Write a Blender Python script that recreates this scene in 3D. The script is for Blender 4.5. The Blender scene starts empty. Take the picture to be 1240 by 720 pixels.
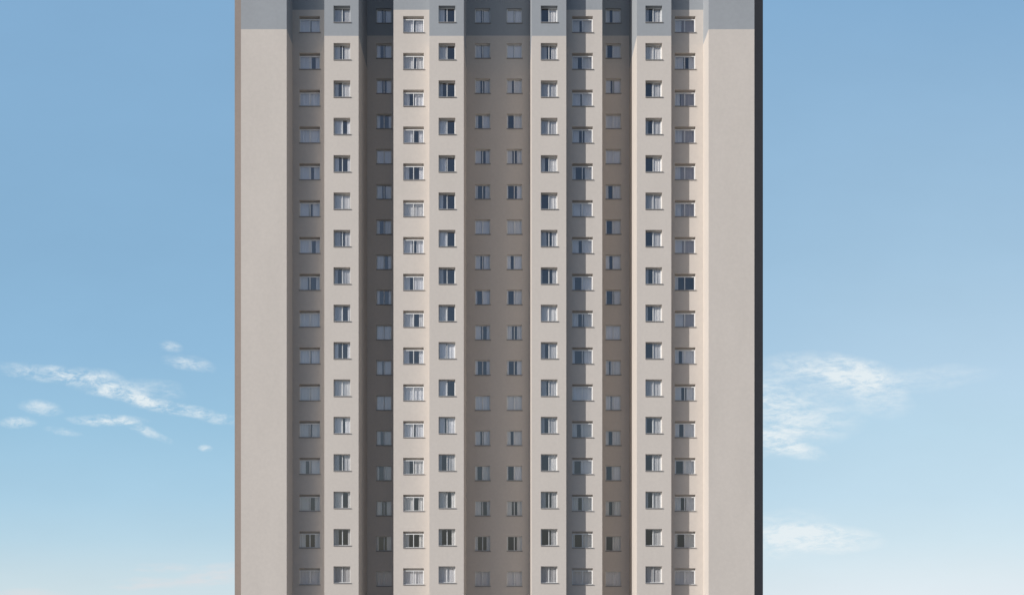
import bpy, bmesh, math, random
from mathutils import Vector
R = math.radians

# ------------------------------------------------------------------ camera
scn = bpy.context.scene
C = scn.collection
FPX, CX, CY, CAMZ = 1049.0, 612.0, 725.0, 12.0        # focal length and principal point in photo pixels, eye height
def X(px, Y): return (px - CX) / FPX * Y
def Z(py, Y): return CAMZ + (CY - py) / FPX * Y
cam_d = bpy.data.cameras.new('camera'); cam = bpy.data.objects.new('camera', cam_d); C.objects.link(cam)
cam.location = (0, 0, CAMZ); cam.rotation_euler = (R(90), 0, 0)
cam_d.sensor_fit = 'HORIZONTAL'; cam_d.sensor_width = 36; cam_d.lens = 36 * FPX / 1240
cam_d.shift_x = (620 - CX) / 1240; cam_d.shift_y = (CY - 360) / 1240
cam_d.clip_start = 0.5; cam_d.clip_end = 9000
scn.camera = cam

# ------------------------------------------------------------------ light
AZ, EL = R(57.4), R(24)
to_sun = Vector((-math.sin(AZ) * math.cos(EL), -math.cos(AZ) * math.cos(EL), math.sin(EL)))
sun_d = bpy.data.lights.new('sun', 'SUN'); sun = bpy.data.objects.new('sun', sun_d); C.objects.link(sun)
sun_d.energy = 3.35; sun_d.angle = R(0.5); sun_d.color = (1.0, 0.97, 0.93)
sun.rotation_euler = (-to_sun).to_track_quat('-Z', 'Y').to_euler()
scn.view_settings.view_transform = 'Standard'; scn.view_settings.look = 'None'
scn.view_settings.exposure = 0.25; scn.view_settings.gamma = 1; scn.view_settings.use_curve_mapping = False

world = bpy.data.worlds.new('World'); scn.world = world; world.use_nodes = True
nt = world.node_tree; nt.nodes.clear()
def N(t, **kw):
    n = nt.nodes.new(t)
    for k, v in kw.items(): setattr(n, k, v)
    return n
def L(a, b): nt.links.new(a, b)
def M(op, a, b=None, c=None, clamp=False):
    n = N('ShaderNodeMath', operation=op, use_clamp=clamp)
    for i, v in enumerate((a, b, c)):
        if v is None: continue
        if isinstance(v, (int, float)): n.inputs[i].default_value = v
        else: L(v, n.inputs[i])
    return n.outputs[0]
sky = N('ShaderNodeTexSky', sky_type='NISHITA', sun_disc=False, sun_elevation=EL, sun_rotation=math.pi + AZ,
        altitude=0, air_density=1.0, dust_density=1.0, ozone_density=2.0)
SKY_K = 0.09
tc = N('ShaderNodeTexCoord'); sep = N('ShaderNodeSeparateXYZ'); L(tc.outputs['Generated'], sep.inputs[0])
dx, dy, dz = sep.outputs
ys = M('MAXIMUM', dy, 0.05)
u = M('DIVIDE', dx, ys); v = M('DIVIDE', dz, ys)           # slopes of the view direction on the north side of the sky
comb = N('ShaderNodeCombineXYZ'); L(u, comb.inputs[0]); L(v, comb.inputs[1])
def noise(scale, sx, sy, ang, detail, seed, rough=.6, dist=0):
    mp = N('ShaderNodeMapping'); L(comb.outputs[0], mp.inputs[0])
    mp.inputs['Scale'].default_value = (sx, sy, 1); mp.inputs['Rotation'].default_value = (0, 0, ang); mp.inputs['Location'].default_value = (seed, seed * .7, seed)
    n = N('ShaderNodeTexNoise'); L(mp.outputs[0], n.inputs['Vector'])
    n.inputs['Scale'].default_value = scale; n.inputs['Detail'].default_value = detail; n.inputs['Roughness'].default_value = rough
    n.inputs['Distortion'].default_value = dist
    return n.outputs['Fac']
w1 = M('SUBTRACT', noise(16, 1, 1.6, 0, 4, 3.1), .5); w2 = M('SUBTRACT', noise(16, 1, 1.6, 0, 4, 8.7), .5)
def blob(px, py, rx, ry, deg, k, warp=0.05):
    a = R(deg); cu = (px - CX) / FPX; cv = (CY - py) / FPX
    du = M('ADD', M('SUBTRACT', u, cu), M('MULTIPLY', w1, warp)); dv = M('ADD', M('SUBTRACT', v, cv), M('MULTIPLY', w2, warp * .55))
    p = M('ADD', M('MULTIPLY', du, math.cos(a)), M('MULTIPLY', dv, math.sin(a)))
    q = M('SUBTRACT', M('MULTIPLY', dv, math.cos(a)), M('MULTIPLY', du, math.sin(a)))
    p = M('DIVIDE', p, rx / FPX); q = M('DIVIDE', q, ry / FPX)
    r2 = M('ADD', M('MULTIPLY', p, p), M('MULTIPLY', q, q))
    m = M('SUBTRACT', 1.0, r2, clamp=True)
    return M('MULTIPLY', M('POWER', m, 1.2), k)
def total(bs):
    s = bs[0]
    for b in bs[1:]: s = M('ADD', s, b)
    return s
left = total([blob(60, 452, 75, 13, -7, 1.0, .03), blob(120, 462, 75, 17, -14, 1.0, .04), blob(155, 480, 45, 12, -20, .8, .03), blob(210, 494, 110, 9, -12, 1.4, .02), blob(185, 470, 45, 15, -15, .45, .04),
              blob(130, 508, 55, 8, -2, 1.3, .02), blob(175, 520, 42, 7, -24, 1.0, .02), blob(228, 439, 36, 11, -12, .9, .015), blob(205, 419, 18, 7, -10, .8, .015), blob(50, 494, 30, 11, -4, 1.0, .02),
              blob(22, 511, 26, 8, 0, 1.1, .015), blob(75, 522, 26, 6, -6, .6, .02), blob(249, 542, 11, 5, -5, 1.0, .006)])
low = total([blob(195, 686, 48, 7, 0, 1.1, .012), blob(180, 706, 60, 9, 2, 1.1, .03), blob(255, 698, 50, 16, 6, 1.2, .03), blob(40, 720, 60, 8, 0, .8, .03)])
right = total([blob(1010, 448, 90, 24, -8, 1.0, .03), blob(1050, 468, 66, 34, -24, 1.0, .03), blob(960, 480, 75, 48, -20, .6, .04), blob(930, 505, 55, 55, 10, .85, .04),
               blob(985, 518, 80, 26, 14, .6, .04), blob(955, 540, 52, 15, -18, 1.2, .02), blob(1120, 458, 95, 18, 6, .45, .02),
               blob(985, 651, 95, 20, -2, 1.9, .02), blob(930, 652, 75, 30, -2, .9, .03), blob(960, 630, 60, 18, 0, .3, .03)])
fine_l = noise(42, 1, 2.2, R(14), 10, 1.7, .70, .3); fine_r = noise(30, 1, 3.0, R(-30), 12, 5.3, .74, .25); soft = noise(12, 1, 4, 0, 6, 9.1, .6)
def shaped(mask, tex, lo, hi, gain):
    mr = N('ShaderNodeMapRange'); mr.interpolation_type = 'SMOOTHSTEP'
    L(tex, mr.inputs[0]); mr.inputs[1].default_value = lo; mr.inputs[2].default_value = hi
    return M('MULTIPLY', M('MULTIPLY', mask, mr.outputs[0]), gain)
dens = M('ADD', M('ADD', shaped(left, fine_l, .34, .72, .80), shaped(right, fine_r, .30, .72, .88)), 0)
front = N('ShaderNodeMapRange'); front.interpolation_type = 'SMOOTHSTEP'; L(dy, front.inputs[0]); front.inputs[1].default_value = 0.0; front.inputs[2].default_value = 0.45
front = front.outputs[0]
dens = M('MULTIPLY', M('MINIMUM', dens, .9), front)
# the clear sky on the north side pales towards the horizon and towards the east
K_ = SKY_K * 2 ** scn.view_settings.exposure
def ramp(stops):
    n = N('ShaderNodeValToRGB'); L(v, n.inputs[0]); n.color_ramp.interpolation = 'LINEAR'
    e = n.color_ramp.elements
    while len(e) < len(stops): e.new(.5)
    for el_, (p_, c_) in zip(e, stops): el_.position = p_; el_.color = (*c_, 1)
    return n.outputs[0]
west = ramp([(.0, (.62, .74, .79)), (.03, (.565, .71, .785)), (.07, (.475, .665, .785)), (.119, (.402, .617, .776)), (.2, (.325, .55, .735)), (.291, (.279, .491, .701)), (.405, (.25, .445, .651)), (.691, (.228, .415, .636)), (.95, (.18, .36, .60))])
east = ramp([(.0, (.76, .835, .89)), (.03, (.715, .82, .88)), (.07, (.63, .78, .865)), (.119, (.555, .73, .847)), (.2, (.495, .685, .82)), (.26, (.468, .651, .807)), (.405, (.361, .546, .723)), (.691, (.235, .42, .64)), (.95, (.18, .36, .60))])
ew = N('ShaderNodeMapRange'); ew.interpolation_type = 'SMOOTHSTEP'; L(u, ew.inputs[0]); ew.inputs[1].default_value = -.25; ew.inputs[2].default_value = .62
mixe = N('ShaderNodeMix', data_type='RGBA'); L(ew.outputs[0], mixe.inputs['Factor']); L(west, mixe.inputs['A']); L(east, mixe.inputs['B'])
lvl = N('ShaderNodeMix', data_type='RGBA', blend_type='MULTIPLY'); lvl.inputs['Factor'].default_value = 1
L(mixe.outputs['Result'], lvl.inputs['A']); lvl.inputs['B'].default_value = (1 / K_, 1 / K_, 1 / K_, 1)
mott = M('MULTIPLY_ADD', noise(7, 1, 2.2, .2, 6, 4.4, .55), .07, .965)
lv2 = N('ShaderNodeMix', data_type='RGBA', blend_type='MULTIPLY'); lv2.inputs['Factor'].default_value = 1; L(lvl.outputs['Result'], lv2.inputs['A']); L(mott, lv2.inputs['B'])
mixv = N('ShaderNodeMix', data_type='RGBA'); L(front, mixv.inputs['Factor'])
hz = N('ShaderNodeMix', data_type='RGBA'); L(M('POWER', M('SUBTRACT', 1.0, M('MULTIPLY', M('ABSOLUTE', dz), 3.2), clamp=True), 1.5), hz.inputs['Factor'])
L(sky.outputs[0], hz.inputs['A']); hz.inputs['B'].default_value = (.14 / K_, .14 / K_, .16 / K_, 1)      # unseen dark band low over the horizon, added to dim the window reflections
L(hz.outputs['Result'], mixv.inputs['A']); L(lv2.outputs['Result'], mixv.inputs['B'])
mixl = N('ShaderNodeMix', data_type='RGBA'); L(M('MULTIPLY', shaped(low, soft, .36, .58, .62), front, clamp=True), mixl.inputs['Factor'])
L(mixv.outputs['Result'], mixl.inputs['A']); mixl.inputs['B'].default_value = (.72 / K_, .725 / K_, .75 / K_, 1)     # low cumulus, greyer and warmer
mixc = N('ShaderNodeMix', data_type='RGBA'); L(dens, mixc.inputs['Factor'])
L(mixl.outputs['Result'], mixc.inputs['A']); mixc.inputs['B'].default_value = (.80 / K_, .87 / K_, .90 / K_, 1)
bg = N('ShaderNodeBackground'); L(mixc.outputs['Result'], bg.inputs[0]); bg.inputs[1].default_value = SKY_K
world.cycles.sampling_method='MANUAL'; world.cycles.sample_map_resolution=256
wo = N('ShaderNodeOutputWorld'); L(bg.outputs[0], wo.inputs[0])

# ------------------------------------------------------------------ materials
def mat(name, col, rough=.8, var=0.0, vscale=1.0, bump=0.0, bscale=40, metallic=0):
    m = bpy.data.materials.new(name); m.use_nodes = True
    t = m.node_tree; b = t.nodes['Principled BSDF']
    b.inputs['Base Color'].default_value = (*col, 1); b.inputs['Roughness'].default_value = rough; b.inputs['Metallic'].default_value = metallic
    tcn = t.nodes.new('ShaderNodeTexCoord')
    if var:
        def nz(sc, stretch, det):
            mp = t.nodes.new('ShaderNodeMapping'); mp.inputs['Scale'].default_value = stretch
            n = t.nodes.new('ShaderNodeTexNoise'); n.inputs['Scale'].default_value = sc; n.inputs['Detail'].default_value = det
            t.links.new(tcn.outputs['Object'], mp.inputs[0]); t.links.new(mp.outputs[0], n.inputs['Vector']); return n
        n1 = nz(vscale, (1, 1, .35), 6); n2 = nz(vscale * 9, (1, 1, 1), 5)
        ad = t.nodes.new('ShaderNodeMath'); ad.operation = 'ADD'; t.links.new(n1.outputs['Fac'], ad.inputs[0]); t.links.new(n2.outputs['Fac'], ad.inputs[1])
        mr = t.nodes.new('ShaderNodeMapRange'); t.links.new(ad.outputs[0], mr.inputs[0])
        mr.inputs[1].default_value = .65; mr.inputs[2].default_value = 1.35; mr.inputs[3].default_value = 1 - var; mr.inputs[4].default_value = 1 + var
        mx = t.nodes.new('ShaderNodeMix'); mx.data_type = 'RGBA'; mx.blend_type = 'MULTIPLY'; mx.inputs['Factor'].default_value = 1
        mx.inputs['A'].default_value = (*col, 1); t.links.new(mr.outputs[0], mx.inputs['B']); t.links.new(mx.outputs['Result'], b.inputs['Base Color'])
    if bump:
        n = t.nodes.new('ShaderNodeTexNoise'); n.inputs['Scale'].default_value = bscale; n.inputs['Detail'].default_value = 4
        t.links.new(tcn.outputs['Object'], n.inputs['Vector'])
        bp = t.nodes.new('ShaderNodeBump'); bp.inputs['Strength'].default_value = bump; bp.inputs['Distance'].default_value = .01
        t.links.new(n.outputs['Fac'], bp.inputs['Height']); t.links.new(bp.outputs[0], b.inputs['Normal'])
    return m
m_beige = mat('beige_render', (.594, .539, .488), .9, .045, .5, .25, 25)
m_grey = mat('blue_grey_render', (.328, .345, .364), .9, .045, .5, .25, 25)
m_wing = mat('dark_taupe_render', (.27, .225, .20), .9, .05, .5, .25, 25)
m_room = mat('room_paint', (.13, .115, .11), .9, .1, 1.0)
m_white = mat('white_frame', (.80, .80, .79), .4, .03, 3)
m_sill = mat('granite_sill', (.27, .26, .255), .6, .08, 8)
m_roof = mat('roof_screed', (.32, .31, .30), .9, .1, .5)
m_box = mat('shutter_box', (.62, .58, .54), .6, .04, 3)
def curtain_mat(name, col, var):
    m = mat(name, col, .9, var, 2.0); t = m.node_tree; b = t.nodes['Principled BSDF']; out = t.nodes['Material Output']
    tr = t.nodes.new('ShaderNodeBsdfTranslucent'); tr.inputs[0].default_value = (*[c * .9 for c in col], 1)
    mx = t.nodes.new('ShaderNodeMixShader'); mx.inputs[0].default_value = .12
    t.links.new(b.outputs[0], mx.inputs[1]); t.links.new(tr.outputs[0], mx.inputs[2]); t.links.new(mx.outputs[0], out.inputs[0])
    return m
m_curt = [curtain_mat('sheer_curtain', (.90, .90, .92), .04), curtain_mat('linen_curtain', (.82, .81, .80), .04), curtain_mat('grey_curtain', (.60, .60, .61), .06), curtain_mat('mauve_blind', (.50, .47, .49), .12)]
m_glass = bpy.data.materials.new('window_glass'); m_glass.use_nodes = True
t = m_glass.node_tree; t.nodes.clear()
tr = t.nodes.new('ShaderNodeBsdfTransparent'); tr.inputs[0].default_value = (.98, .975, .97, 1)
gl = t.nodes.new('ShaderNodeBsdfGlossy'); gl.inputs['Roughness'].default_value = .02; gl.inputs[0].default_value = (1, .97, .96, 1)
lw = t.nodes.new('ShaderNodeLayerWeight'); lw.inputs[0].default_value = .5     # facing: the same from both sides
pw = t.nodes.new('ShaderNodeMath'); pw.operation = 'POWER'; pw.inputs[1].default_value = 4; t.links.new(lw.outputs['Facing'], pw.inputs[0])
ml = t.nodes.new('ShaderNodeMath'); ml.operation = 'MULTIPLY_ADD'; ml.inputs[1].default_value = .75; ml.inputs[2].default_value = .18; t.links.new(pw.outputs[0], ml.inputs[0])
mx = t.nodes.new('ShaderNodeMixShader'); t.links.new(ml.outputs[0], mx.inputs[0]); t.links.new(tr.outputs[0], mx.inputs[1]); t.links.new(gl.outputs[0], mx.inputs[2])
o = t.nodes.new('ShaderNodeOutputMaterial'); t.links.new(mx.outputs[0], o.inputs[0])

# ------------------------------------------------------------------ helpers
def obj(name, me, parent=None, loc=(0, 0, 0)):
    o = bpy.data.objects.new(name, me); C.objects.link(o); o.location = loc
    if parent: o.parent = parent
    return o
class MB:
    def __init__(s): s.v = []; s.f = []; s.m = []
    def quad(s, a, b, c, d, m=0):
        i = len(s.v); s.v += [a, b, c, d]; s.f.append((i, i + 1, i + 2, i + 3)); s.m.append(m)
    def box(s, x0, x1, y0, y1, z0, z1, m=0, skip=''):
        P = lambda i, j, k: ((x0, x1)[i], (y0, y1)[j], (z0, z1)[k])
        if 'f' not in skip: s.quad(P(0,0,0), P(1,0,0), P(1,0,1), P(0,0,1), m)
        if 'b' not in skip: s.quad(P(1,1,0), P(0,1,0), P(0,1,1), P(1,1,1), m)
        if 'l' not in skip: s.quad(P(0,1,0), P(0,0,0), P(0,0,1), P(0,1,1), m)
        if 'r' not in skip: s.quad(P(1,0,0), P(1,1,0), P(1,1,1), P(1,0,1), m)
        if 't' not in skip: s.quad(P(0,0,1), P(1,0,1), P(1,1,1), P(0,1,1), m)
        if 'd' not in skip: s.quad(P(0,1,0), P(1,1,0), P(1,0,0), P(0,0,0), m)
    def mesh(s, name, mats):
        me = bpy.data.meshes.new(name); me.from_pydata(s.v, [], s.f)
        for m in mats: me.materials.append(m)
        me.polygons.foreach_set('material_index', s.m); me.update()
        bm = bmesh.new(); bm.from_mesh(me); bmesh.ops.remove_doubles(bm, verts=bm.verts, dist=1e-5)
        bm.to_mesh(me); bm.free(); return me

# ------------------------------------------------------------------ ground
g = MB(); g.quad((-4000, -4000, 0), (4000, -4000, 0), (4000, 4000, 0), (-4000, 4000, 0))
m_ground = mat('ground_paving', (.16, .155, .145), .9, .25, .02)
ground = obj('ground', g.mesh('ground', [m_ground])); ground['kind'] = 'structure'

# ------------------------------------------------------------------ the tower
TOP = 78.0
YA, YB, YC, YD, YW, YBACK = 65.0, 66.0, 69.03, 64.25, 69.6, 84.0
ZLOW, ZHIGH = Z(43.6, YA), Z(43.4, YC)            # where the blue-grey paint starts
tower = bpy.data.objects.new('apartment_tower', None); C.objects.link(tower); tower.location = (0, YA, 0)
tower['label'] = 'tall beige apartment tower with blue-grey painted top and columns of small windows'
tower['category'] = 'apartment building'
OY = YA                                            # children are modelled relative to the Empty
xD = [X(291.8, YD), X(347.1, YD), X(858.1, YD), X(913.5, YD)]
xA = [X(p, YA) for p in (392.7, 434.2, 519.9, 561.6, 643.8, 685.7, 771.3, 812.9)]
xB2l, xB3r = X(476.5, YB), X(729.3, YB)
# facade panels from left to right: x0, x1, depth, start of the blue-grey, column kind, window left edges in photo px
PAN = [(xD[0], xD[1], YD, ZLOW, None, []), (xD[1], xA[0], YB, ZHIGH, 'B', [362.4]), (xA[0], xA[1], YA, ZLOW, 'A', [403.9]),
       (xA[1], xB2l, YC, ZHIGH, 'C', [455.6]), (xB2l, xA[2], YB, ZHIGH, 'B', [488.2]), (xA[2], xA[3], YA, ZLOW, 'A', [531.1]),
       (xA[3], xA[4], YC, ZHIGH, 'C', [575.2, 613.6]), (xA[4], xA[5], YA, ZLOW, 'A', [654.9]), (xA[5], xB3r, YB, ZHIGH, 'B', [692.9]),
       (xB3r, xA[6], YC, ZHIGH, 'C', [733.4]), (xA[6], xA[7], YA, ZLOW, 'A', [781.6]), (xA[7], xD[2], YB, ZHIGH, 'B', [817.2]), (xD[2], xD[3], YD, ZLOW, None, [])]
KIND = {'A': dict(y=YA, w=1.25, h=1.24, sill=Z(27.1, YA), n=16, rev=.24, name='window'),
        'B': dict(y=YB, w=1.57, h=1.24, sill=Z(39.4, YB), n=16, rev=.12, name='wide_window'),
        'C': dict(y=YC, w=1.21, h=1.17, sill=Z(28.0, YC), n=17, rev=.14, name='small_window')}
PITCH = 2.8007
w = MB(); r_ = MB(); spots = []
for (x0, x1, Y, zs, kd, cols) in PAN:
    ops = []
    if kd:
        K = KIND[kd]
        for c in cols:
            a = X(c, Y)
            for k in range(K['n']):
                z0 = K['sill'] - k * PITCH; ops.append((a, a + K['w'], z0, z0 + K['h'])); spots.append((kd, c, k, a, Y, z0))
    xs = sorted({x0, x1} | {o_[0] for o_ in ops} | {o_[1] for o_ in ops}); zz = sorted({0, zs, TOP} | {o_[2] for o_ in ops} | {o_[3] for o_ in ops})
    y = Y - OY
    for i in range(len(xs) - 1):
        for j in range(len(zz) - 1):
            mxx, mzz = (xs[i] + xs[i+1]) / 2, (zz[j] + zz[j+1]) / 2
            if any(o_[0] < mxx < o_[1] and o_[2] < mzz < o_[3] for o_ in ops): continue
            w.quad((xs[i], y, zz[j]), (xs[i+1], y, zz[j]), (xs[i+1], y, zz[j+1]), (xs[i], y, zz[j+1]), 1 if mzz > zs else 0)
    if kd:
        d = K['rev'] + (.22 if kd == 'B' else .10); e = .12
        for (a, b, c, f) in ops:
            mi = 1 if c > zs - .5 else 0
            w.box(a, b, y, y + d, c, f, mi, 'fb')                                   # reveals
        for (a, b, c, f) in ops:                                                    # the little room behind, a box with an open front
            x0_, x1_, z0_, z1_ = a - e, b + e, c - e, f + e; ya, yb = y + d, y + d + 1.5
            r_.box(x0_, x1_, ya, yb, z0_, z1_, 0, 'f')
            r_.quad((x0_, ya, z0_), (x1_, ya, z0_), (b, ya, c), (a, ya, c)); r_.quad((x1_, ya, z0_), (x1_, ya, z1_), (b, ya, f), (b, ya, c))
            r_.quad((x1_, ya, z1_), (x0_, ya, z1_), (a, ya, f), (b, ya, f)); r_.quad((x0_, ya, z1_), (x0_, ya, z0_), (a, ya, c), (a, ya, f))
# returns between panels; the paint step on each follows the nearer panel
for p, q in zip(PAN, PAN[1:]):
    x = p[1]; ya, yb = p[2] - OY, q[2] - OY; near = p if p[2] < q[2] else q
    if abs(ya - yb) < 1e-6: continue
    # between a B and a C panel the paint line is the same
    for z0, z1, mi in ((0, near[3], 0), (near[3], TOP, 1)):
        w.quad((x, ya, z0), (x, yb, z0), (x, yb, z1), (x, ya, z1), mi)
for x in (xD[0], xD[3]):                            # outer flanks of the end walls
    for z0, z1, mi in ((0, ZLOW, 0), (ZLOW, TOP, 1)):
        w.quad((x, YD - OY, z0), (x, YW - OY, z0), (x, YW - OY, z1), (x, YD - OY, z1), mi)
obj('wall', w.mesh('wall', [m_beige, m_grey]), tower)
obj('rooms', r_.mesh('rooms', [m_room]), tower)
xl, xr = X(284.2, YW), X(923.9, YW)
for a, b in ((xl, xD[0]), (xD[3], xr)):
    wg = MB(); wg.box(a, b, YW - OY, YBACK - OY, 0, TOP - .6); obj('side_wing', wg.mesh('side_wing', [m_wing]), tower)
bk = MB(); bk.quad((xD[3], YBACK - OY, 0), (xD[0], YBACK - OY, 0), (xD[0], YBACK - OY, TOP), (xD[3], YBACK - OY, TOP)); obj('back_wall', bk.mesh('back_wall', [m_beige]), tower)
rf = MB()
for (x0, x1, Y, *_r) in PAN:
    rf.quad((x0, Y - OY, TOP), (x1, Y - OY, TOP), (x1, YBACK - OY, TOP), (x0, YBACK - OY, TOP))
obj('roof', rf.mesh('roof', [m_roof]), tower)

# ------------------------------------------------------------------ windows
def frame_mesh(kd):
    K = KIND[kd]; W, H, d = K['w'], K['h'], K['rev']; m = MB(); t_ = .05; j = .065
    y0, y1 = d, d + .07
    top = H
    if kd == 'B': top = H - .17
    if kd == 'B': m.box(.002, W - .002, y0 + .17, y0 + .20, top + .003, H - .002, 1)      # shutter box over the sashes
    m.box(0.002, j, y0, y1, .002, top, 0); m.box(W - j, W - .002, y0, y1, .002, top, 0)
    m.box(j, W - j, y0, y1, top - (.055 if kd == 'B' else .045), top - .001, 0); m.box(j, W - j, y0, y1, .002, .05, 0)
    c = W / 2
    m.box(c - .030, c + .008, y0 + .005, y0 + .035, .052, top - .06, 0); m.box(c - .010, c + .030, y0 + .038, y0 + .066, .052, top - .06, 0)   # meeting stiles of the two sliding sashes
    return m.mesh(K['name'], [m_white, m_box])
def pane_mesh(kd):
    K = KIND[kd]; W, H, d = K['w'], K['h'], K['rev']; top = H - .17 if kd == 'B' else H; m = MB(); c = W / 2
    m.quad((.06, d + .02, .045), (c - .03, d + .02, .045), (c - .03, d + .02, top - .05), (.06, d + .02, top - .05))
    m.quad((c + .03, d + .052, .045), (W - .06, d + .052, .045), (W - .06, d + .052, top - .05), (c + .03, d + .052, top - .05))
    return m.mesh('pane', [m_glass])
def sill_mesh(kd):
    K = KIND[kd]; W, d = K['w'], K['rev']; m = MB()
    m.box(-.01, W + .07, -.05, -.002, -.055, -.004); m.box(.003, W - .003, -.0025, d + .02, -.03, .018, 0, 'd')
    return m.mesh('sill', [m_sill])
FR = {k: frame_mesh(k) for k in KIND}; PA = {k: pane_mesh(k) for k in KIND}; SI = {k: sill_mesh(k) for k in KIND}
rnd = random.Random(7)
def curtain_mesh(kd, f0, f1, mi):
    K = KIND[kd]; W, H, d = K['w'], K['h'], K['rev']; x0 = -.04 + f0 * (W + .08); x1 = -.04 + f1 * (W + .08)
    m = MB(); n = max(8, int((x1 - x0) / .022)); ph = rnd.random() * 6; wl = rnd.uniform(.085, .13); top = H + .05; flare = rnd.uniform(-.03, .04)
    vs = []
    for i in range(n + 1):
        s = i / n; x = x0 + s * (x1 - x0)
        dyv = .022 * math.sin(ph + x / wl * 6.283) + .012 * math.sin(ph * 2 + x * 23)
        vs.append((x, dyv))
    for i in range(n):
        (xa, da), (xb, db) = vs[i], vs[i + 1]; yy = d + (.22 if kd == 'B' else .10)
        rows = [(top, .6), (top * .5, 1.0), (-.05, 1.25)]
        for (z1, k1), (z0, k0) in zip(rows, rows[1:]):
            m.quad((xa, yy + da * k0, z0), (xb, yy + db * k0, z0), (xb, yy + db * k1, z1), (xa, yy + da * k1, z1))
    me = m.mesh('curtain', [m_curt[mi]])
    for p in me.polygons: p.use_smooth = True
    return me
# how far the left and the right curtain of each window are drawn, from the top floor down (percent of the width)
DRAW = {
 403.9: '45,42 36,42 26,50 50,25 28,22 58,42 38,38 22,50 52,22 25,22 50,50 46,36 30,42 52,20 28,20 50,50',
 531.1: '35,4 45,0 25,5 46,0 42,0 27,5 48,0 28,10 48,0 45,50 50,4 36,46 20,50 46,28 20,25 50,50',
 654.9: '5,50 38,38 50,50 50,50 27,50 6,50 36,34 12,32 50,50 28,52 36,50 25,50 8,50 32,36 10,38 50,50',
 781.6: '25,52 50,50 5,56 22,54 0,52 50,50 10,54 24,50 20,52 0,52 50,50 15,56 10,56 22,54 5,54 50,50',
 362.4: '50,46 56,26 50,50 50,50 52,34 42,40 56,26 38,24 50,50 48,46 50,48 42,42 28,46 43,30 28,30 50,50',
 488.2: '48,42 46,40 30,46 44,28 28,26 50,47 42,38 32,48 50,26 28,26 50,50 47,42 30,46 48,28 28,26 50,50',
 692.9: '38,50 30,50 42,50 36,40 20,38 42,56 34,50 16,54 32,42 16,42 50,50 26,56 14,56 32,48 16,46 50,50',
 817.2: '38,60 46,30 30,66 38,62 32,67 36,63 40,60 22,4 44,56 24,60 36,40 27,54 12,56 34,42 18,48 50,50',
 455.6: '35,40 27,42 36,35 25,22 50,50 38,40 22,44 46,25 22,22 50,50 38,50 48,47 28,48 18,50 36,34 16,34 50,50',
 575.2: '40,45 42,46 36,40 22,50 40,32 20,34 48,50 36,44 16,50 40,25 20,26 48,50 36,44 18,50 42,24 20,26 50,50',
 613.6: '46,46 46,50 36,50 12,54 38,34 12,34 50,50 28,54 14,54 36,34 16,34 50,50 28,56 12,54 35,32 12,34 50,50',
 733.4: '30,52 16,54 36,42 50,50 50,50 22,52 12,56 28,52 12,42 50,50 26,64 36,58 24,54 8,58 26,44 8,48 50,50'}
for kd, c, k, a, Y, z0 in spots:
    K = KIND[kd]
    f = obj(K['name'], FR[kd], tower, (a, Y - OY, z0))
    obj('pane', PA[kd], f); obj('sill', SI[kd], f)
    l, r = [int(s) / 100 for s in DRAW[c].split()[k].split(',')]
    mi = rnd.choice((0, 0, 0, 1))
    if kd == 'A': mi = rnd.choice((0, 1, 2) if c < 600 else (1, 2, 2, 2))
    if kd == 'C' and c > 600: mi = rnd.choice((0, 1, 1))
    if l > .02: obj('curtain', curtain_mesh(kd, 0, l, mi), f)
    if c == 817.2 and r > .55 and k < 9: mi = 3
    if r > .02: obj('curtain', curtain_mesh(kd, 1 - r, 1, mi), f)
